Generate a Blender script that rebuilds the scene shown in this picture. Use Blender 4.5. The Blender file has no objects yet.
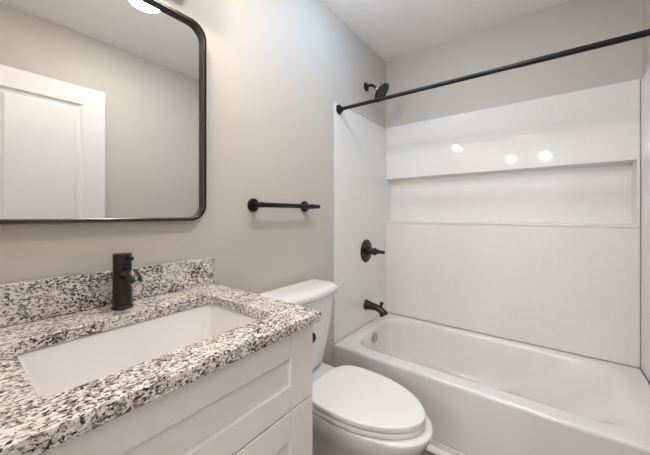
import bpy, bmesh, math, random
from mathutils import Vector, Matrix

S = bpy.context.scene
C = S.collection
PI = math.pi

# ------------------------------------------------------------------ camera
cam_d = bpy.data.cameras.new('camera')
cam = bpy.data.objects.new('camera', cam_d)
C.objects.link(cam)
cam.location = (1.104, 0.0, 1.23)
cam.rotation_euler = (PI / 2, 0, math.radians(37.25))
cam_d.sensor_width = 36.0
cam_d.lens = 290.0 / 650.0 * 36.0
cam_d.shift_y = -13.5 / 650.0
cam_d.clip_start = 0.02
S.camera = cam

# ------------------------------------------------------------------ world, exposure
w = bpy.data.worlds.new('world')
S.world = w
w.use_nodes = True
w.node_tree.nodes['Background'].inputs[0].default_value = (0.75, 0.85, 1.0, 1)
w.node_tree.nodes['Background'].inputs[1].default_value = 0.3
S.view_settings.view_transform = 'Standard'
S.view_settings.look = 'None'
S.view_settings.gamma = 1.0
S.view_settings.use_curve_mapping = False
S.view_settings.exposure = 0.0
P_GLOBE = 225.0        # emission strength of the vanity light's shades
P_CAN_MID = 155.0      # recessed light in the middle of the room
P_CAN_TOILET = 21.0   # recessed light near the toilet and tub
P_HALL = 530.0         # lamp in the hall beyond the open door
WARM = (1.22, 1.0, 0.90)
NEUTRAL = (1.03, 1.0, 0.91)
HALLC = (1.0, 1.0, 1.02)
COOL = (0.56, 0.92, 1.32)

# ------------------------------------------------------------------ materials
def new_mat(name):
    m = bpy.data.materials.new(name)
    m.use_nodes = True
    return m, m.node_tree, m.node_tree.nodes['Principled BSDF']

def pmat(name, col, rough=0.5, metal=0.0, coat=0.0, spec=0.5, bump=0.0, bscale=200.0, vary=0.0, vscale=4.0):
    m, t, b = new_mat(name)
    b.inputs['Base Color'].default_value = (*col, 1)
    b.inputs['Roughness'].default_value = rough
    b.inputs['Metallic'].default_value = metal
    b.inputs['Coat Weight'].default_value = coat
    b.inputs['Coat Roughness'].default_value = 0.05
    b.inputs['Specular IOR Level'].default_value = spec
    tc = t.nodes.new('ShaderNodeTexCoord')
    if vary > 0:
        n = t.nodes.new('ShaderNodeTexNoise'); n.inputs['Scale'].default_value = vscale
        n.inputs['Detail'].default_value = 3
        t.links.new(tc.outputs['Object'], n.inputs['Vector'])
        mx = t.nodes.new('ShaderNodeMix'); mx.data_type = 'RGBA'
        mx.inputs['A'].default_value = (*[c * (1 - vary) for c in col], 1)
        mx.inputs['B'].default_value = (*[min(1, c * (1 + vary)) for c in col], 1)
        t.links.new(n.outputs['Fac'], mx.inputs['Factor'])
        t.links.new(mx.outputs['Result'], b.inputs['Base Color'])
    if bump > 0:
        n = t.nodes.new('ShaderNodeTexNoise'); n.inputs['Scale'].default_value = bscale
        n.inputs['Detail'].default_value = 3
        t.links.new(tc.outputs['Object'], n.inputs['Vector'])
        bp = t.nodes.new('ShaderNodeBump'); bp.inputs['Strength'].default_value = bump
        bp.inputs['Distance'].default_value = 0.002
        t.links.new(n.outputs['Fac'], bp.inputs['Height'])
        t.links.new(bp.outputs['Normal'], b.inputs['Normal'])
    return m

def emat(name, col, strength):
    m = bpy.data.materials.new(name); m.use_nodes = True
    t = m.node_tree; t.nodes.clear()
    e = t.nodes.new('ShaderNodeEmission'); o = t.nodes.new('ShaderNodeOutputMaterial')
    e.inputs[0].default_value = (*col, 1); e.inputs[1].default_value = strength
    t.links.new(e.outputs[0], o.inputs[0])
    return m

M = {}
M['wall'] = pmat('greige_paint', (0.575, 0.535, 0.485), 0.55, bump=0.06, bscale=260, vary=0.012, vscale=3)
M['ceiling'] = pmat('ceiling_paint', (0.92, 0.91, 0.90), 0.8, bump=0.08, bscale=220)
M['trim'] = pmat('white_trim_paint', (0.80, 0.79, 0.77), 0.3, vary=0.01)
M['door'] = pmat('white_door_paint', (0.68, 0.665, 0.655), 0.35, vary=0.01)
M['cabinet'] = pmat('cabinet_paint', (0.82, 0.80, 0.775), 0.38, vary=0.01)
M['porcelain'] = pmat('porcelain', (0.82, 0.81, 0.795), 0.12, coat=0.6, vary=0.006)
M['seat'] = pmat('seat_plastic', (0.84, 0.825, 0.812), 0.28, vary=0.006)
M['acrylic'] = pmat('tub_acrylic', (0.82, 0.805, 0.785), 0.14, coat=0.5, vary=0.006)
M['black'] = pmat('matte_black_metal', (0.018, 0.018, 0.019), 0.35, metal=0.6, vary=0.15, vscale=40)
M['bronze'] = pmat('oil_rubbed_bronze', (0.052, 0.046, 0.043), 0.27, metal=0.85, vary=0.2, vscale=40)
M['gunmetal'] = pmat('brushed_gunmetal', (0.105, 0.096, 0.088), 0.26, metal=1.0, vary=0.12, vscale=60)
M['chrome'] = pmat('chrome', (0.52, 0.52, 0.52), 0.18, metal=1.0, vary=0.02)
M['nozzle'] = pmat('grey_rubber', (0.06, 0.06, 0.063), 0.5, vary=0.1)
M['mirror'] = pmat('mirror_glass', (0.82, 0.83, 0.825), 0.0, metal=1.0, vary=0.002)
M['carpet'] = pmat('pale_carpet', (0.62, 0.58, 0.53), 0.95, bump=0.5, bscale=400, vary=0.08, vscale=60)
M['caulk'] = pmat('grey_caulk', (0.42, 0.40, 0.37), 0.6, vary=0.05)

def granite():
    m, t, b = new_mat('speckled_granite')
    N = t.nodes.new; L = t.links.new
    tc = N('ShaderNodeTexCoord')
    def noise(scale, detail, rough, off):
        mp = N('ShaderNodeMapping'); mp.inputs['Location'].default_value = off; mp.inputs['Scale'].default_value = (1.12, 0.72, 1.0)
        L(tc.outputs['Object'], mp.inputs['Vector'])
        n = N('ShaderNodeTexNoise'); n.inputs['Scale'].default_value = scale
        n.inputs['Detail'].default_value = detail; n.inputs['Roughness'].default_value = rough
        L(mp.outputs['Vector'], n.inputs['Vector']); return n.outputs['Fac']
    def ramp(src, stops, interp='LINEAR'):
        r = N('ShaderNodeValToRGB'); r.color_ramp.interpolation = interp
        e = r.color_ramp.elements
        while len(e) < len(stops): e.new(0.5)
        for k, (p, c) in enumerate(stops): e[k].position = p; e[k].color = (*c, 1)
        L(src, r.inputs['Fac']); return r.outputs['Color']
    def mix(fac, a, c):
        x = N('ShaderNodeMix'); x.data_type = 'RGBA'
        L(fac, x.inputs['Factor'])
        if isinstance(a, tuple): x.inputs['A'].default_value = (*a, 1)
        else: L(a, x.inputs['A'])
        if isinstance(c, tuple): x.inputs['B'].default_value = (*c, 1)
        else: L(c, x.inputs['B'])
        return x.outputs['Result']
    base = ramp(noise(100, 4, 0.65, (0, 0, 0)), [(0.36, (0.42, 0.39, 0.36)), (0.54, (0.81, 0.765, 0.72))])
    clump = noise(22, 2, 0.5, (5, 2, 8))
    def clumped(src, amt):
        m1 = N('ShaderNodeMath'); m1.operation = 'MULTIPLY_ADD'; m1.inputs[1].default_value = amt; m1.inputs[2].default_value = -amt / 2
        L(clump, m1.inputs[0])
        m2 = N('ShaderNodeMath'); m2.operation = 'ADD'; L(src, m2.inputs[0]); L(m1.outputs[0], m2.inputs[1]); return m2.outputs[0]
    grey = ramp(clumped(noise(150, 3, 0.6, (3, 1, 2)), 0.16), [(0.52, (0, 0, 0)), (0.58, (1, 1, 1))])
    c1 = mix(grey, base, (0.235, 0.20, 0.178))
    dark = ramp(clumped(noise(190, 3, 0.6, (7, 4, 1)), 0.26), [(0.55, (0, 0, 0)), (0.585, (1, 1, 1))])
    c2 = mix(dark, c1, (0.028, 0.025, 0.025))
    white = ramp(noise(210, 2, 0.5, (1, 9, 5)), [(0.62, (0, 0, 0)), (0.66, (1, 1, 1))])
    c3 = mix(white, c2, (0.82, 0.78, 0.74))
    L(c3, b.inputs['Base Color'])
    b.inputs['Roughness'].default_value = 0.17
    return m
M['granite'] = granite()

def tile():
    m, t, b = new_mat('white_tile_panel')
    N = t.nodes.new; L = t.links.new
    tc = N('ShaderNodeTexCoord')
    sp = N('ShaderNodeSeparateXYZ'); L(tc.outputs['Object'], sp.inputs[0])
    ad = N('ShaderNodeMath'); ad.operation = 'ADD'
    L(sp.outputs['X'], ad.inputs[0]); L(sp.outputs['Y'], ad.inputs[1])
    cb = N('ShaderNodeCombineXYZ'); L(ad.outputs[0], cb.inputs['X']); L(sp.outputs['Z'], cb.inputs['Y'])
    br = N('ShaderNodeTexBrick')
    br.inputs['Scale'].default_value = 1.0
    br.inputs['Brick Width'].default_value = 0.152
    br.inputs['Row Height'].default_value = 0.05
    br.inputs['Mortar Size'].default_value = 0.0022
    br.inputs['Mortar Smooth'].default_value = 1.0
    br.inputs['Color1'].default_value = (0.815, 0.81, 0.80, 1)
    br.inputs['Color2'].default_value = (0.825, 0.82, 0.81, 1)
    br.inputs['Mortar'].default_value = (0.775, 0.77, 0.76, 1)
    L(cb.outputs[0], br.inputs['Vector'])
    L(br.outputs['Color'], b.inputs['Base Color'])
    nz = N('ShaderNodeTexNoise'); nz.inputs['Scale'].default_value = 9.0
    L(cb.outputs[0], nz.inputs['Vector'])
    m1 = N('ShaderNodeMath'); m1.operation = 'MULTIPLY'; m1.inputs[1].default_value = -0.35
    L(br.outputs['Fac'], m1.inputs[0])
    m2 = N('ShaderNodeMath'); m2.operation = 'ADD'
    m3 = N('ShaderNodeMath'); m3.operation = 'MULTIPLY'; m3.inputs[1].default_value = 0.4; L(nz.outputs['Fac'], m3.inputs[0])
    L(m1.outputs[0], m2.inputs[0]); L(m3.outputs[0], m2.inputs[1])
    bp = N('ShaderNodeBump'); bp.inputs['Strength'].default_value = 0.32; bp.inputs['Distance'].default_value = 0.002
    L(m2.outputs[0], bp.inputs['Height']); L(bp.outputs['Normal'], b.inputs['Normal'])
    b.inputs['Roughness'].default_value = 0.04
    return m
M['tile'] = tile()

def vinyl():
    m, t, b = new_mat('dark_vinyl_plank')
    N = t.nodes.new; L = t.links.new
    tc = N('ShaderNodeTexCoord')
    br = N('ShaderNodeTexBrick')
    br.inputs['Scale'].default_value = 1.0
    br.inputs['Brick Width'].default_value = 1.1; br.inputs['Row Height'].default_value = 0.15
    br.inputs['Mortar Size'].default_value = 0.0015
    br.inputs['Color1'].default_value = (0.17, 0.145, 0.132, 1)
    br.inputs['Color2'].default_value = (0.21, 0.18, 0.165, 1)
    br.inputs['Mortar'].default_value = (0.03, 0.025, 0.022, 1)
    L(tc.outputs['Object'], br.inputs['Vector'])
    mp = N('ShaderNodeMapping'); mp.inputs['Scale'].default_value = (5, 70, 1)
    L(tc.outputs['Object'], mp.inputs['Vector'])
    nz = N('ShaderNodeTexNoise'); nz.inputs['Scale'].default_value = 1.0; nz.inputs['Detail'].default_value = 6
    L(mp.outputs['Vector'], nz.inputs['Vector'])
    r = N('ShaderNodeValToRGB')
    r.color_ramp.elements[0].position = 0.35; r.color_ramp.elements[0].color = (0.55, 0.55, 0.55, 1)
    r.color_ramp.elements[1].position = 0.7; r.color_ramp.elements[1].color = (1.5, 1.45, 1.4, 1)
    L(nz.outputs['Fac'], r.inputs['Fac'])
    mx = N('ShaderNodeMix'); mx.data_type = 'RGBA'; mx.blend_type = 'MULTIPLY'
    mx.inputs['Factor'].default_value = 1.0
    L(br.outputs['Color'], mx.inputs['A']); L(r.outputs['Color'], mx.inputs['B'])
    L(mx.outputs['Result'], b.inputs['Base Color'])
    b.inputs['Roughness'].default_value = 0.45
    return m
M['floor'] = vinyl()
M['shade_glow'] = emat('lit_shade', WARM, P_GLOBE)
M['can_mid'] = emat('lit_lens_mid', NEUTRAL, P_CAN_MID)
M['can_toilet'] = emat('lit_lens_cool', COOL, P_CAN_TOILET)
M['hall_glow'] = emat('lit_lens_hall', HALLC, P_HALL)

# ------------------------------------------------------------------ mesh helpers
def link(name, bm, mat, parent=None, smooth=True, angle=35, loc=None):
    bmesh.ops.remove_doubles(bm, verts=bm.verts, dist=1e-6)
    bmesh.ops.recalc_face_normals(bm, faces=bm.faces)
    me = bpy.data.meshes.new(name)
    if loc is not None:
        bmesh.ops.translate(bm, verts=bm.verts, vec=-Vector(loc))
    bm.to_mesh(me); bm.free()
    me.materials.append(mat)
    if smooth:
        for p in me.polygons: p.use_smooth = True
        me.set_sharp_from_angle(angle=math.radians(angle))
    o = bpy.data.objects.new(name, me)
    C.objects.link(o)
    if smooth:
        wn = o.modifiers.new('weighted_normal', 'WEIGHTED_NORMAL'); wn.keep_sharp = True; wn.weight = 90
    if parent is not None:
        o.parent = parent
        pw = parent_world(parent)
        o.location = (Vector(loc) if loc is not None else Vector((0, 0, 0))) - pw
    elif loc is not None:
        o.location = loc
    return o

def parent_world(o):
    v = Vector(o.location)
    while o.parent is not None:
        o = o.parent; v += Vector(o.location)
    return v

def thing(name, label, cat, loc, group=None):
    o = bpy.data.objects.new(name, None)
    o.empty_display_size = 0.05
    C.objects.link(o)
    o.location = loc
    tag(o, label, cat, group)
    return o

def tag(o, label, cat, group=None):
    o['label'] = label; o['category'] = cat
    if group: o['group'] = group
    return o

def struct(name, bm, mat, parent=None, **k):
    o = link(name, bm, mat, parent, **k)
    if parent is None: o['kind'] = 'structure'
    return o

def box(bm, x0, x1, y0, y1, z0, z1, bev=0.0, seg=2):
    g = bmesh.ops.create_cube(bm, size=1.0)
    vs = g['verts']
    for v in vs:
        v.co = Vector(((x0 + x1) / 2 + v.co.x * (x1 - x0), (y0 + y1) / 2 + v.co.y * (y1 - y0), (z0 + z1) / 2 + v.co.z * (z1 - z0)))
    if bev > 0:
        es = list({e for v in vs for e in v.link_edges})
        bmesh.ops.bevel(bm, geom=es, offset=bev, segments=seg, affect='EDGES', profile=0.5)
    return bm

def new(): return bmesh.new()

def bridge(bm, rings, close_start=True, close_end=True):
    vr = [[bm.verts.new(p) for p in r] for r in rings]
    n = len(vr[0])
    for a, b in zip(vr[:-1], vr[1:]):
        for i in range(n):
            j = (i + 1) % n
            bm.faces.new((a[i], a[j], b[j], b[i]))
    if close_start: bm.faces.new(list(reversed(vr[0])))
    if close_end: bm.faces.new(vr[-1])
    return vr

def frame_for(d):
    d = Vector(d).normalized()
    u = d.orthogonal().normalized()
    return d, u, d.cross(u)

def lathe(bm, origin, axis, prof, n=32, cs=True, ce=True):
    d, u, v = frame_for(axis); o = Vector(origin)
    rings = []
    for h, r in prof:
        r = max(r, 1e-4)
        rings.append([o + d * h + (u * math.cos(2 * PI * k / n) + v * math.sin(2 * PI * k / n)) * r for k in range(n)])
    bridge(bm, rings, cs, ce)
    return bm

def tube(bm, pts, radii, n=16, flat=None):
    pts = [Vector(p) for p in pts]
    if not hasattr(radii, '__len__'): radii = [radii] * len(pts)
    rings = []; u = None
    for i, p in enumerate(pts):
        d = (pts[min(i + 1, len(pts) - 1)] - pts[max(i - 1, 0)]).normalized()
        if u is None: u = d.orthogonal().normalized()
        u = (u - d * u.dot(d)).normalized(); v = d.cross(u)
        r = radii[i]
        rings.append([p + (u * math.cos(2 * PI * k / n) + v * math.sin(2 * PI * k / n)) * r for k in range(n)])
    bridge(bm, rings)
    return bm

def bez(p0, p1, p2, p3, n=12):
    p0, p1, p2, p3 = map(Vector, (p0, p1, p2, p3)); out = []
    for k in range(n + 1):
        t = k / n; s = 1 - t
        out.append(p0 * s ** 3 + p1 * 3 * s * s * t + p2 * 3 * s * t * t + p3 * t ** 3)
    return out

def rrect(x0, x1, y0, y1, r, n=8, m=8):
    r = max(min(r, (x1 - x0) / 2 - 1e-4, (y1 - y0) / 2 - 1e-4), 1e-4)
    cs = [(x1 - r, y1 - r, 0), (x0 + r, y1 - r, 90), (x0 + r, y0 + r, 180), (x1 - r, y0 + r, 270)]
    arcs = []
    for cx, cy, a in cs:
        arcs.append([(cx + r * math.cos(math.radians(a + 90 * k / n)), cy + r * math.sin(math.radians(a + 90 * k / n))) for k in range(n + 1)])
    out = []
    for i in range(4):
        out += arcs[i]
        a, b = arcs[i][-1], arcs[(i + 1) % 4][0]
        for k in range(1, m): out.append((a[0] + (b[0] - a[0]) * k / m, a[1] + (b[1] - a[1]) * k / m))
    return out

def at_z(p2, z): return [Vector((x, y, z)) for x, y in p2]

def egg(xc, ab, af, hw, yc, nb=3.2, nf=2.1, n=64):
    out = []
    for k in range(n):
        t = 2 * PI * k / n; c, s = math.cos(t), math.sin(t)
        a, e = (af, nf) if c >= 0 else (ab, nb)
        out.append((xc + a * math.copysign(abs(c) ** (2 / e), c), yc + hw * math.copysign(abs(s) ** (2 / e), s)))
    return out

# ------------------------------------------------------------------ dimensions
CEIL = 2.55
YB = 2.326          # face of the back tile panel
YT = 1.546          # front of the tub
XR = 1.521          # face of the right tile panel
YN = -0.02          # near wall, with the doorway the camera stands in

# ------------------------------------------------------------------ the room
bm = new(); box(bm, -0.1, 2.7, YN - 0.10, 2.5, -0.06, 0.0); struct('floor', bm, M['floor'], smooth=False)
bm = new(); box(bm, -0.1, 2.7, -4.1, YN - 0.10, -0.06, 0.002); struct('floor_hall', bm, M['carpet'], smooth=False)
bm = new(); box(bm, -0.1, 2.7, -4.1, 2.5, CEIL, CEIL + 0.06); struct('ceiling', bm, M['ceiling'], smooth=False)
bm = new(); box(bm, -0.1, 0.0, YN - 0.12, 2.5, 0, CEIL); struct('wall_left', bm, M['wall'], smooth=False)
bm = new()
box(bm, 0.0, 1.62, 2.44, 2.5, 0, CEIL)
box(bm, 0.0, 1.62, 2.336, 2.44, 0, 1.14); box(bm, 0.0, 1.62, 2.336, 2.44, 1.56, CEIL)
struct('wall_back', bm, M['wall'], smooth=False)
bm = new()
box(bm, 1.62, 1.72, YN - 0.12, 2.5, 0, CEIL)
box(bm, XR + 0.012, 1.62, 1.50, 2.44, 0, CEIL)
struct('wall_right', bm, M['wall'], smooth=False)
DX0, DX1, DH = 0.61, 1.372, 2.07
bm = new()
box(bm, 0.0, DX0, YN - 0.12, YN, 0, CEIL); box(bm, DX1, 1.62, YN - 0.12, YN, 0, CEIL)
box(bm, DX0, DX1, YN - 0.12, YN, DH, CEIL)
struct('wall_near', bm, M['wall'], smooth=False)
bm = new()
box(bm, -0.1, 0.0, -4.1, YN - 0.12, 0, CEIL); box(bm, 2.6, 2.7, -4.1, YN - 0.12, 0, CEIL)
box(bm, 0.0, 2.6, -4.1, -4.0, 0, CEIL); box(bm, 1.72, 2.6, YN - 0.12, YN, 0, CEIL)
struct('wall_hall', bm, M['wall'], smooth=False)
bm = new()   # jamb lining of the doorway
box(bm, DX0, DX0 + 0.015, YN - 0.125, YN + 0.005, 0, DH, 0.002)
box(bm, DX1 - 0.015, DX1, YN - 0.125, YN + 0.005, 0, DH, 0.002)
box(bm, DX0 + 0.015, DX1 - 0.015, YN - 0.125, YN + 0.005, DH - 0.015, DH, 0.002)
struct('trim_1', bm, M['trim'])
bm = new(); box(bm, 0.0, 0.014, 0.70, 1.545, 0, 0.10, 0.003); struct('baseboard_left', bm, M['trim'])
bm = new(); box(bm, 1.606, 1.62, 0.0, 1.50, 0, 0.10, 0.003); struct('baseboard_right', bm, M['trim'])
# shoe moulding along the foot of the tub
bm = new()
prof = [(0, 0)] + [(-0.020 * math.cos(a * PI / 16), 0.022 * math.sin(a * PI / 16)) for a in range(9)]
r0 = [Vector((0.015, YT - 0.002 + a, b)) for a, b in prof]; r1 = [Vector((1.53, YT - 0.002 + a, b)) for a, b in prof]
bridge(bm, [r0, r1]); struct('trim_2', bm, M['trim'])

# the open door, seen in the mirror
def build_door():
    x0, x1, y0, y1, z0, z1 = 1.322, 1.357, 0.045, 0.672, 0.012, 2.062
    st, tr = 0.122, 0.115
    bm = new()
    box(bm, x0, x1, y0, y0 + st, z0, z1, 0.0015); box(bm, x0, x1, y1 - st, y1, z0, z1, 0.0015)
    yy0, yy1 = y0 + st, y1 - st
    box(bm, x0, x1, yy0, yy1, z1 - tr, z1, 0.0015); box(bm, x0, x1, yy0, yy1, z0, z0 + 0.2, 0.0015)
    box(bm, x0, x1, yy0, yy1, 0.92, 1.05, 0.0015)
    d = struct('door_1', bm, M['door'], smooth=False)
    for a, b in ((z0 + 0.2, 0.92), (1.05, z1 - tr)):
        bm = new()
        xs = [(0.0, x0 + 0.002), (0.010, x0 + 0.010), (0.026, x0 + 0.013), (0.040, x0 + 0.007)]
        rings = [[Vector((x, yy0 + i, a + i)), Vector((x, yy1 - i, a + i)), Vector((x, yy1 - i, b - i)), Vector((x, yy0 + i, b - i))] for i, x in xs]
        back = [[Vector((x1 - (v.x - x0), v.y, v.z)) for v in r] for r in rings]
        bridge(bm, list(reversed(back)) + rings)
        link('panel', bm, M['door'], d, smooth=False)
    bm = new()
    lathe(bm, (x0, y1 - 0.07, 1.0), (-1, 0, 0), [(0, 0.03), (0.006, 0.03), (0.008, 0.012), (0.03, 0.011), (0.032, 0.024), (0.045, 0.027), (0.055, 0.02), (0.058, 0.002)])
    link('door_knob', bm, M['black'], d)
build_door()

# ------------------------------------------------------------------ lamps the room has, plus one added hall pendant
def can_light(name, x, y, mat, label, group):
    t = thing(name, label, 'ceiling light', (x, y, CEIL), group)
    bm = new()
    lathe(bm, (x, y, CEIL), (0, 0, -1), [(0.0, 0.098), (0.004, 0.098), (0.008, 0.092), (0.008, 0.090), (0.004, 0.087), (0.0, 0.087)], n=48)
    link('trim_ring', bm, M['trim'], t, loc=(x, y, CEIL))
    bm = new(); lathe(bm, (x, y, CEIL - 0.004), (0, 0, -1), [(0, 0.086), (0.003, 0.084), (0.006, 0.065), (0.008, 0.025), (0.0085, 0.001)], n=40)
    link('lens', bm, mat, t, loc=(x, y, CEIL))
    return t
can_light('recessed_light', 0.90, 0.76, M['can_mid'], 'round white recessed ceiling light reflected at the top of the mirror', None)
def dome_light(x, y, mat, label):
    t = thing('dome_light', label, 'ceiling light', (x, y, CEIL))
    bm = new(); lathe(bm, (x, y, CEIL - 0.0005), (0, 0, -1), [(0, 0.125), (0.012, 0.125), (0.014, 0.118)], n=48); link('base', bm, M['trim'], t, loc=(x, y, CEIL))
    bm = new(); lathe(bm, (x, y, CEIL - 0.015), (0, 0, -1), [(0, 0.115), (0.03, 0.113), (0.055, 0.102), (0.075, 0.08), (0.088, 0.045), (0.092, 0.002)], n=40); link('dome', bm, mat, t, loc=(x, y, CEIL))
dome_light(0.50, 1.32, M['can_toilet'], 'round white dome ceiling light above the toilet, out of frame')
def hall_light(x, y, mat, label):
    t = thing('hall_pendant_light', label, 'ceiling light', (x, y, CEIL), 'globe pendant lights in the hall')
    bm = new(); lathe(bm, (x, y, CEIL - 0.0005), (0, 0, -1), [(0, 0.06), (0.015, 0.058), (0.02, 0.04), (0.024, 0.007), (0.10, 0.007), (0.105, 0.014), (0.115, 0.016)], n=32); link('canopy', bm, M['black'], t, loc=(x, y, CEIL))
    bm = new(); lathe(bm, (x, y, CEIL - 0.114), (0, 0, -1), [(0, 0.012)] + [(0.048 - 0.048 * math.cos(a * PI / 12), 0.048 * math.sin(a * PI / 12)) for a in range(2, 12)] + [(0.096, 0.001)], n=32); link('globe', bm, mat, t, loc=(x, y, CEIL))
hall_light(1.1, -2.6, M['hall_glow'], 'small globe pendant light in the hall, middle one of three in a row')
hall_light(0.52, -2.6, M['hall_glow'], 'small globe pendant light in the hall, nearest the left hall wall')
hall_light(1.85, -2.6, M['hall_glow'], 'small globe pendant light added in the hall, nearest the right hall wall')  # added lamp, washes the left part of the back wall

def vanity_light():
    t = thing('vanity_light', 'black two-globe wall light on an added light-shielding box above the framed mirror, out of frame', 'wall light', (0.0, 0.31, 2.07))
    bm = new(); box(bm, 0.001, 0.100, 0.01, 0.575, 2.076, 2.215, 0.006); link('light_shield', bm, M['black'], t)  # unseen deep box, added to keep the globes' direct light off the wall
    for y in (0.25, 0.475):
        bm = new(); lathe(bm, (0.1005, y, 2.138), (1, 0, 0), [(0, 0.022), (0.006, 0.022), (0.009, 0.016), (0.016, 0.015)]); a = link('holder', bm, M['black'], t)
        bm = new(); lathe(bm, (0.114, y, 2.138), (1, 0, 0), [(0, 0.012), (0.004, 0.018), (0.013, 0.025), (0.026, 0.028), (0.039, 0.025), (0.048, 0.018), (0.053, 0.008), (0.054, 0.001)], n=28)
        link('globe', bm, M['shade_glow'], a)
vanity_light()

# ------------------------------------------------------------------ tub surround
def tub_surround():
    t = thing('tub_surround', 'glossy white tile wall panels with a long recessed shelf around the bathtub', 'shower surround', (0.76, YB, 0.376))
    zb, zt = 0.3806, 1.975
    bm = new(); box(bm, 0.0005, 0.0032, YT, YB + 0.008, zb, zt - 0.010, 0.001)
    link('side_panel', bm, M['tile'], t)
    bm = new(); box(bm, XR, XR + 0.011, YT, YB + 0.008, zb, zt, 0.004)
    link('side_panel', bm, M['tile'], t)
    # back panel with its niche: front sheet as a grid of rings
    x0, x1 = 0.0035, XR - 0.0028
    nx0, nx1, nz0, nz1 = 0.009, 1.507, 1.166, 1.532
    bm = new()
    Z = (zb, nz0 - 0.010, nz1 + 0.008, zt)
    box(bm, x0, x1, YB, YB + 0.009, Z[0], Z[1]); box(bm, x0, x1, YB, YB + 0.009, Z[2], Z[3])
    q = lambda a0, a1, c0, c1, y: [Vector((a0, y, c0)), Vector((a1, y, c0)), Vector((a1, y, c1)), Vector((a0, y, c1))]
    fr = lambda i, y: q(nx0 + i, nx1 - i, nz0 + i * 0.8, nz1 - i * 1.6, y)
    rings = [q(x0, x1, Z[1], Z[2], YB + 0.009), q(x0, x1, Z[1], Z[2], YB - 0.006), fr(0.0, YB - 0.006), fr(0.008, YB + 0.070)]
    bridge(bm, rings, close_start=False)
    link('back_panel', bm, M['tile'], t, smooth=False)
    return t
tub_surround()

# ------------------------------------------------------------------ bathtub
def bathtub():
    t = thing('bathtub', 'white alcove bathtub with a plain apron between the tiled walls', 'bathtub', (0.76, 1.95, 0))
    X0, X1, Y0, Y1 = 0.001, 1.520, YT, 2.324
    O = lambda i, z, r=0.004: at_z(rrect(X0 + i * 0.2, X1 - i * 0.2, Y0 + i, Y1 - i * 0.2, r), z)
    I = lambda a, b, c, d, r, z: at_z(rrect(a, b, c, d, r), z)
    rings = [O(0.0, 0.0), O(0.0, 0.046), O(0.006, 0.049), O(0.006, 0.053), O(0.001, 0.057),
             O(0.0, 0.355), O(0.001, 0.365), O(0.004, 0.372), O(0.009, 0.376), O(0.016, 0.377),
             I(0.058, 1.455, 1.622, 2.286, 0.155, 0.3765), I(0.066, 1.435, 1.634, 2.278, 0.155, 0.3745), I(0.074, 1.410, 1.645, 2.271, 0.155, 0.369),
             I(0.081, 1.380, 1.654, 2.266, 0.155, 0.358), I(0.084, 1.335, 1.661, 2.262, 0.155, 0.335), I(0.088, 1.24, 1.674, 2.254, 0.16, 0.25),
             I(0.100, 1.13, 1.690, 2.240, 0.16, 0.16), I(0.118, 1.07, 1.704, 2.228, 0.16, 0.115),
             I(0.155, 1.02, 1.726, 2.210, 0.15, 0.085), I(0.20, 0.97, 1.755, 2.185, 0.13, 0.070), I(0.26, 0.90, 1.80, 2.15, 0.1, 0.066)]
    bm = new(); bridge(bm, rings)
    link('shell', bm, M['acrylic'], t, angle=60)
    bm = new(); lathe(bm, (0.082, 1.945, 0.306), (1, 0, 0.10), [(0, 0.039), (0.008, 0.039), (0.013, 0.033), (0.009, 0.030), (0.009, 0.016), (0.016, 0.014), (0.018, 0.002)])
    op = link('overflow_plate', bm, M['chrome'], t)
    bm = new(); lathe(bm, (0.32, 1.97, 0.0655), (0, 0, 1), [(0, 0.03), (0.003, 0.03), (0.005, 0.022), (0.004, 0.01), (0.004, 0.002)])
    link('drain', bm, M['chrome'], t)
bathtub()

# ------------------------------------------------------------------ shower fittings
def shower_rod():
    a, b = Vector((0.0045, 1.600, 1.928)), Vector((XR - 0.0015, 1.617, 1.916))
    d = (b - a).normalized(); L = (b - a).length
    t = thing('shower_rod', 'long black shower curtain rod spanning the wall above the tub', 'shower rod', a)
    bm = new(); lathe(bm, a + d * 0.004, d, [(0, 0.0114), (L * 0.665, 0.0114)], n=24)
    lathe(bm, a + d * L * 0.66, d, [(0, 0.0125), (0.003, 0.0128), (L * 0.335, 0.0128)], n=24)
    link('rod', bm, M['black'], t)
    for o, dd in ((a, d), (b, -d)):
        bm = new(); lathe(bm, o, dd, [(0, 0.033), (0.004, 0.033), (0.009, 0.030), (0.011, 0.021), (0.026, 0.018), (0.028, 0.0135)], n=28)
        link('flange', bm, M['black'], t)
shower_rod()

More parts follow.
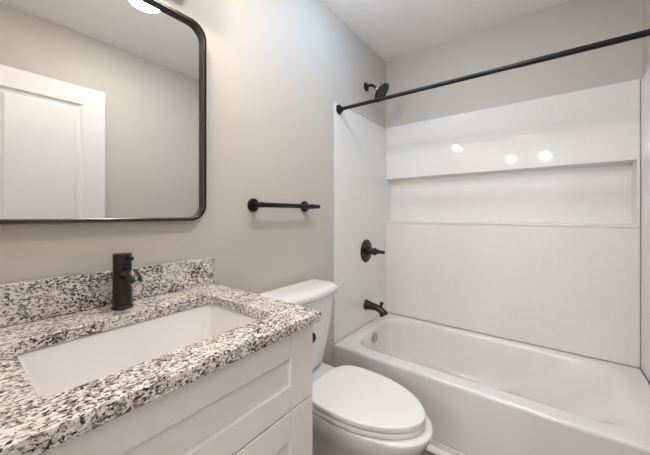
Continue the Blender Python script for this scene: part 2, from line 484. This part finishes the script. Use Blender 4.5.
def shower_head():
    y = 1.975
    t = thing('overhead_shower', 'round black shower head on a short bent arm high on the wall', 'shower head', (0, y, 2.212))
    bm = new(); lathe(bm, (0.0005, y, 2.212), (1, 0, 0), [(0, 0.034), (0.004, 0.034), (0.008, 0.030), (0.012, 0.014), (0.014, 0.011)])
    link('flange', bm, M['black'], t)
    nrm = Vector((0.74, 0.22, -0.64)).normalized()
    face = Vector((0.140, y, 2.126))
    joint = face - nrm * 0.062
    bm = new(); tube(bm, bez((0.006, y, 2.212), (0.05, y, 2.222), (0.072, y, 2.205), joint - nrm * 0.004), 0.0095)
    link('arm', bm, M['black'], t)
    bm = new(); lathe(bm, joint - nrm * 0.006, nrm, [(0, 0.008), (0.003, 0.014), (0.012, 0.016), (0.02, 0.013)], n=24)
    link('ball_joint', bm, M['chrome'], t)
    bm = new(); lathe(bm, joint + nrm * 0.012, nrm, [(0, 0.013), (0.006, 0.022), (0.014, 0.045), (0.024, 0.064), (0.032, 0.073), (0.042, 0.076), (0.049, 0.074), (0.051, 0.070), (0.049, 0.066), (0.049, 0.002)], n=40)
    h = link('head', bm, M['black'], t)
    bm = new()
    _, u, v = frame_for(nrm)
    for ring, cnt in ((0.015, 6), (0.032, 12), (0.050, 18)):
        for k in range(cnt):
            p = joint + nrm * 0.061 + (u * math.cos(2 * PI * k / cnt) + v * math.sin(2 * PI * k / cnt)) * ring
            lathe(bm, p, nrm, [(0, 0.0026), (0.003, 0.002)], n=8)
    link('nozzle_ring', bm, M['nozzle'], h)
shower_head()

def shower_valve():
    y, z = 1.972, 0.946
    t = thing('shower_valve', 'round bronze shower valve plate with lever handle on the tiled wall', 'shower valve', (0.012, y, z))
    bm = new(); lathe(bm, (0.0036, y, z), (1, 0, 0), [(0, 0.088), (0.003, 0.088), (0.006, 0.084), (0.007, 0.076), (0.010, 0.072), (0.012, 0.045), (0.018, 0.036), (0.02, 0.03)], n=44)
    link('escutcheon', bm, M['bronze'], t)
    bm = new(); lathe(bm, (0.022, y, z), (1, 0, 0), [(0, 0.033), (0.016, 0.033), (0.020, 0.027), (0.026, 0.024), (0.044, 0.024), (0.048, 0.029), (0.060, 0.029), (0.064, 0.021), (0.076, 0.018)], n=32)
    h = link('hub', bm, M['bronze'], t)
    bm = new(); tube(bm, [(0.094, y, z + 0.001), (0.110, y - 0.002, z + 0.001), (0.128, y - 0.004, z), (0.148, y - 0.006, z), (0.160, y - 0.007, z - 0.001)], [0.019, 0.0165, 0.0125, 0.0135, 0.0095])
    link('lever', bm, M['bronze'], h)
shower_valve()

def tub_spout():
    y, z = 1.970, 0.532
    t = thing('tub_spout', 'bronze tub spout with a diverter knob above the tub edge', 'tub spout', (0.012, y, z))
    bm = new(); lathe(bm, (0.0036, y, z), (1, 0, 0), [(0, 0.040), (0.005, 0.040), (0.010, 0.037), (0.016, 0.034), (0.020, 0.030)], n=28)
    link('flange', bm, M['bronze'], t)
    bm = new()
    pts = bez((0.022, y, z), (0.10, y, z - 0.006), (0.130, y, z - 0.002), (0.156, y, z - 0.052), 14)
    rr = [0.034, 0.031, 0.0285, 0.027, 0.026, 0.0255, 0.025, 0.025, 0.025, 0.0255, 0.026, 0.027, 0.0285, 0.0305, 0.032]
    tube(bm, pts, rr, n=24)
    b = link('body', bm, M['bronze'], t)
    bm = new(); lathe(bm, (0.128, y, z + 0.006), (0.25, 0, 1), [(0, 0.010), (0.018, 0.010), (0.021, 0.014), (0.032, 0.015), (0.038, 0.011), (0.040, 0.001)], n=20)
    link('diverter_knob', bm, M['bronze'], b)
tub_spout()

def towel_bar():
    z = 1.272
    t = thing('towel_bar', 'slim black towel bar on the greige wall above the toilet', 'towel bar', (0, 1.06, z))
    bm = new(); lathe(bm, (0.064, 0.858, z), (0, 1, 0), [(0, 0.009), (0.002, 0.0115), (0.450, 0.0115), (0.452, 0.009)], n=20); link('bar', bm, M['black'], t)
    for y in (0.887, 1.253):
        bm = new(); lathe(bm, (0.0005, y, z), (1, 0, 0), [(0, 0.032), (0.007, 0.032), (0.010, 0.029), (0.011, 0.015), (0.060, 0.013), (0.072, 0.013), (0.074, 0.010)], n=32)
        link('post', bm, M['black'], t)
towel_bar()

# ------------------------------------------------------------------ mirror
def wall_mirror():
    y0, y1, z0, z1, R = 0.006, 0.634, 1.2045, 1.978, 0.062
    t = thing('wall_mirror', 'rounded rectangular mirror in a dark metal frame on the wall', 'mirror', (0, 0.32, z0))
    P = lambda i, x: [Vector((x, a, b)) for a, b in rrect(y0 + i, y1 - i, z0 + i, z1 - i, max(R - i, 0.004), n=12, m=4)]
    bm = new()
    rings = [P(0.002, 0.001), P(0.0, 0.003), P(0.0, 0.029), P(0.0012, 0.031), P(0.0042, 0.031), P(0.0052, 0.026), P(0.0066, 0.026), P(0.0074, 0.0285), P(0.0092, 0.0285), P(0.0102, 0.0265), P(0.0102, 0.0115), P(0.0122, 0.0105), P(0.0122, 0.001)]
    bridge(bm, rings + [rings[0]], False, False)
    link('frame', bm, M['gunmetal'], t, angle=30)
    bm = new(); bridge(bm, [P(0.0125, 0.002), P(0.0125, 0.008)])
    link('glass', bm, M['mirror'], t, smooth=False)
wall_mirror()

# ------------------------------------------------------------------ vanity
VY0, VY1 = -0.012, 0.667
def vanity_cabinet():
    t = thing('vanity_cabinet', 'white shaker vanity cabinet under the granite countertop', 'cabinet', (0.27, 0.33, 0))
    bm = new()
    XF = 0.53
    box(bm, 0.004, XF, VY0, VY0 + 0.018, 0.0, 0.914, 0.001); box(bm, 0.004, XF, VY1 - 0.018, VY1, 0.0, 0.914, 0.001)
    box(bm, 0.004, 0.012, VY0 + 0.018, VY1 - 0.018, 0.1, 0.914); box(bm, 0.012, XF, VY0 + 0.018, VY1 - 0.018, 0.10, 0.118)
    box(bm, XF - 0.02, XF, VY0 + 0.018, VY1 - 0.018, 0.855, 0.914); box(bm, XF - 0.02, XF, VY0 + 0.018, VY1 - 0.018, 0.67, 0.71)
    link('carcass', bm, M['cabinet'], t, smooth=False)
    bm = new(); box(bm, 0.46, 0.475, VY0 + 0.018, VY1 - 0.018, 0.0, 0.1); link('toe_kick', bm, M['cabinet'], t)
    def shaker(name, y0, y1, z0, z1, st, rt, rb):
        bm = new(); xa, xb = XF + 0.001, XF + 0.021
        box(bm, xa, xb, y0, y0 + st, z0, z1, 0.0022); box(bm, xa, xb, y1 - st, y1, z0, z1, 0.0022)
        box(bm, xa, xb, y0 + st, y1 - st, z1 - rt, z1, 0.0022); box(bm, xa, xb, y0 + st, y1 - st, z0, z0 + rb, 0.0022)
        d = link(name, bm, M['cabinet'], t, smooth=False)
        bm = new(); box(bm, xa + 0.002, xb - 0.012, y0 + st - 0.003, y1 - st + 0.003, z0 + rb - 0.003, z1 - rt + 0.003)
        link('panel', bm, M['cabinet'], d, smooth=False)
    ym = (VY0 + VY1) / 2
    shaker('false_drawer_front', VY0 + 0.002, VY1, 0.694, 0.908, 0.094, 0.073, 0.068)
    shaker('door', ym + 0.0015, VY1, 0.105, 0.690, 0.094, 0.078, 0.078)
    shaker('door', VY0 + 0.002, ym - 0.0015, 0.105, 0.690, 0.094, 0.078, 0.078)
vanity_cabinet()

CT = 0.945
HX0, HX1, HY0, HY1 = 0.160, 0.486, 0.090, 0.572
def countertop():
    t = thing('countertop', 'speckled granite countertop and backsplash with a rectangular sink cutout', 'countertop', (0.29, 0.33, CT - 0.03))
    O = lambda i, z: at_z(rrect(0.002 + i, 0.579 - i, -0.018 + i, 0.676 - i, 0.006, n=8, m=8), z)
    I = lambda i, z: at_z(rrect(HX0 - i, HX1 + i, HY0 - i, HY1 + i, 0.022, n=8, m=8), z)
    bm = new()
    rings = [O(0.002, CT - 0.030), O(0.0, CT - 0.027), O(0.0, CT - 0.0035), O(0.001, CT - 0.001), O(0.0035, CT), I(0.003, CT), I(0.001, CT - 0.001), I(0, CT - 0.003), I(0, CT - 0.030)]
    bridge(bm, rings + [rings[0]], False, False)
    link('slab', bm, M['granite'], t, angle=50)
    bm = new(); box(bm, 0.002, 0.022, -0.018, 0.676, CT + 0.0005, CT + 0.107, 0.003)
    link('backsplash', bm, M['granite'], t)
countertop()

def sink():
    t = thing('sink', 'white rectangular undermount sink set in the granite countertop', 'sink', (0.32, 0.33, CT - 0.19))
    zt = CT - 0.031
    R = lambda i, z, r: at_z(rrect(HX0 + i, HX1 - i, HY0 + i, HY1 - i, r), z)
    bm = new()
    rings = [R(-0.022, zt - 0.012, 0.03), R(-0.022, zt, 0.03), R(-0.006, zt, 0.022), R(-0.003, zt - 0.004, 0.022), R(0.0, zt - 0.015, 0.022), R(0.014, zt - 0.07, 0.026),
             R(0.025, zt - 0.118, 0.030), R(0.034, zt - 0.138, 0.034), R(0.056, zt - 0.149, 0.04), R(0.10, zt - 0.154, 0.04), R(0.15, zt - 0.157, 0.005)]
    outer = [R(0.13, zt - 0.172, 0.01), R(0.04, zt - 0.160, 0.05), R(0.008, zt - 0.12, 0.04), R(-0.006, zt - 0.02, 0.03)]
    bridge(bm, outer + rings)
    link('basin', bm, M['porcelain'], t, angle=60)
    bm = new(); lathe(bm, (0.323, 0.33, zt - 0.157), (0, 0, 1), [(0, 0.02), (0.003, 0.02), (0.004, 0.016), (0.002, 0.012), (0.003, 0.002)])
    link('drain', bm, M['bronze'], t)
sink()

def faucet():
    x, y = 0.080, 0.329
    t = thing('faucet', 'dark bronze single-hole cylinder faucet behind the sink', 'faucet', (x, y, CT))
    bm = new(); lathe(bm, (x, y, CT + 0.0005), (0, 0, 1), [(0, 0.0285), (0.005, 0.0285), (0.008, 0.0252), (0.132, 0.0246)], n=40)
    link('body', bm, M['bronze'], t)
    bm = new(); lathe(bm, (x, y, CT + 0.1325), (0, 0, 1), [(0, 0.0225), (0.002, 0.0225), (0.003, 0.0247), (0.030, 0.0247), (0.033, 0.0235), (0.034, 0.001)], n=40)
    h = link('handle', bm, M['bronze'], t)
    bm = new(); tube(bm, [(x + 0.022, y + 0.006, CT + 0.150), (x + 0.036, y + 0.010, CT + 0.1512)], 0.0042)
    lathe(bm, (x + 0.034, y + 0.009, CT + 0.151), (0.023, 0.006, 0.002), [(0, 0.0042), (0.001, 0.0062), (0.008, 0.0062), (0.009, 0.004)], n=16)
    link('lever_pin', bm, M['bronze'], h)
    bm = new()
    pts = bez((x + 0.01, y, CT + 0.102), (x + 0.055, y, CT + 0.116), (x + 0.084, y, CT + 0.121), (x + 0.102, y, CT + 0.090), 14)
    rings = []
    for i, p in enumerate(pts):
        d = (pts[min(i + 1, 14)] - pts[max(i - 1, 0)]).normalized()
        yv = Vector((0, 1, 0)); n = d.cross(yv)
        a, b = 0.0170, 0.0138 - 0.002 * i / 14
        rings.append([p + yv * a * math.cos(2 * PI * k / 24) + n * b * math.sin(2 * PI * k / 24) for k in range(24)])
    bridge(bm, rings)
    s = link('spout', bm, M['bronze'], t)
    d = (pts[14] - pts[13]).normalized()
    bm = new(); lathe(bm, pts[14] - d * 0.001, d, [(0, 0.0115), (0.003, 0.0115), (0.003, 0.009), (0.002, 0.001)], n=24)
    link('aerator', bm, M['chrome'], s)
faucet()

# ------------------------------------------------------------------ toilet
def toilet():
    yc = 1.097
    t = thing('toilet', 'white two-piece toilet with closed lid between vanity and bathtub', 'toilet', (0.40, yc, 0))
    E = lambda xb, xf, hw, z, xc=None, nb=3.0, nf=2.1: at_z(egg(xc if xc else xb + (xf - xb) * 0.42, (xc if xc else xb + (xf - xb) * 0.42) - xb, xf - (xc if xc else xb + (xf - xb) * 0.42), hw, yc, nb, nf), z)
    bm = new()
    rings = [E(0.10, 0.60, 0.118, 0.0), E(0.10, 0.60, 0.118, 0.012), E(0.105, 0.59, 0.108, 0.03), E(0.11, 0.575, 0.098, 0.10), E(0.12, 0.58, 0.098, 0.17),
             E(0.14, 0.62, 0.112, 0.235), E(0.17, 0.685, 0.142, 0.295), E(0.19, 0.745, 0.170, 0.345), E(0.20, 0.762, 0.178, 0.380), E(0.205, 0.768, 0.181, 0.400), E(0.208, 0.764, 0.179, 0.409), E(0.225, 0.747, 0.168, 0.412)]
    bridge(bm, rings)
    O = lambda x0, x1, hw, z, r: at_z(rrect(x0, x1, yc - hw, yc + hw, r), z)
    bridge(bm, [O(0.05, 0.26, 0.10, 0.20, 0.04), O(0.035, 0.30, 0.135, 0.33, 0.04), O(0.03, 0.32, 0.142, 0.41, 0.04), O(0.03, 0.32, 0.142, 0.425, 0.04), O(0.036, 0.315, 0.136, 0.431, 0.035)])
    link('bowl', bm, M['porcelain'], t, angle=60)
    L = lambda i, z: at_z(egg(0.447, 0.192 - i, 0.294 - i, 0.179 - i, yc - 0.004, 3.4, 1.88), z)
    bm = new(); bridge(bm, [L(0.006, 0.4135), L(0.0, 0.417), L(0.0, 0.431), L(0.003, 0.4345), L(0.03, 0.4355)])
    s = link('seat', bm, M['seat'], t, angle=60)
    bm = new(); bridge(bm, [L(0.003, 0.4385), L(-0.001, 0.4415), L(-0.001, 0.455), L(0.001, 0.4585), L(0.005, 0.4610), L(0.02, 0.4625), L(0.08, 0.4640), L(0.13, 0.4645)])
    link('seat_lid', bm, M['seat'], t, angle=60)
    for s_ in (-1, 1):
        bm = new(); box(bm, 0.244, 0.272, yc + s_ * 0.07 - 0.016, yc + s_ * 0.07 + 0.016, 0.4315, 0.446, 0.004, 3)
        link('hinge', bm, M['seat'], t)
    def T(x0, x1, hw, z, r, bow):
        out = []
        for x, y in rrect(x0, x1, yc - hw, yc + hw, r):
            k = (x - x0) / (x1 - x0); u = (y - yc) / hw
            out.append(Vector((x + bow * k * max(0, 1 - u * u), y, z)))
        return out
    bm = new()
    bridge(bm, [T(0.040, 0.135, 0.128, 0.4325, 0.04, 0.02), T(0.035, 0.150, 0.142, 0.442, 0.042, 0.022), T(0.032, 0.160, 0.152, 0.47, 0.042, 0.024), T(0.026, 0.176, 0.190, 0.65, 0.036, 0.026), T(0.024, 0.186, 0.206, 0.806, 0.030, 0.028)])
    link('tank', bm, M['porcelain'], t, angle=60)
    bm = new()
    bridge(bm, [T(0.020, 0.190, 0.208, 0.8065, 0.03, 0.028), T(0.016, 0.200, 0.218, 0.812, 0.032, 0.028), T(0.014, 0.203, 0.221, 0.822, 0.032, 0.028), T(0.014, 0.203, 0.221, 0.836, 0.032, 0.028),
                T(0.018, 0.196, 0.216, 0.846, 0.032, 0.028), T(0.026, 0.178, 0.212, 0.854, 0.032, 0.026), T(0.04, 0.150, 0.19, 0.858, 0.03, 0.022), T(0.06, 0.12, 0.16, 0.859, 0.02, 0.02)])
    link('tank_lid', bm, M['porcelain'], t, angle=60)
    bm = new(); lathe(bm, (0.190, 1.078, 0.630), (1, 0, 0.08), [(0, 0.018), (0.008, 0.024), (0.020, 0.024), (0.026, 0.018), (0.028, 0.002)], n=24)
    tube(bm, [(0.212, 1.078, 0.630), (0.214, 1.045, 0.634), (0.212, 1.00, 0.638)], [0.008, 0.0075, 0.007])
    link('flush_lever', bm, M['bronze'], t)
toilet()
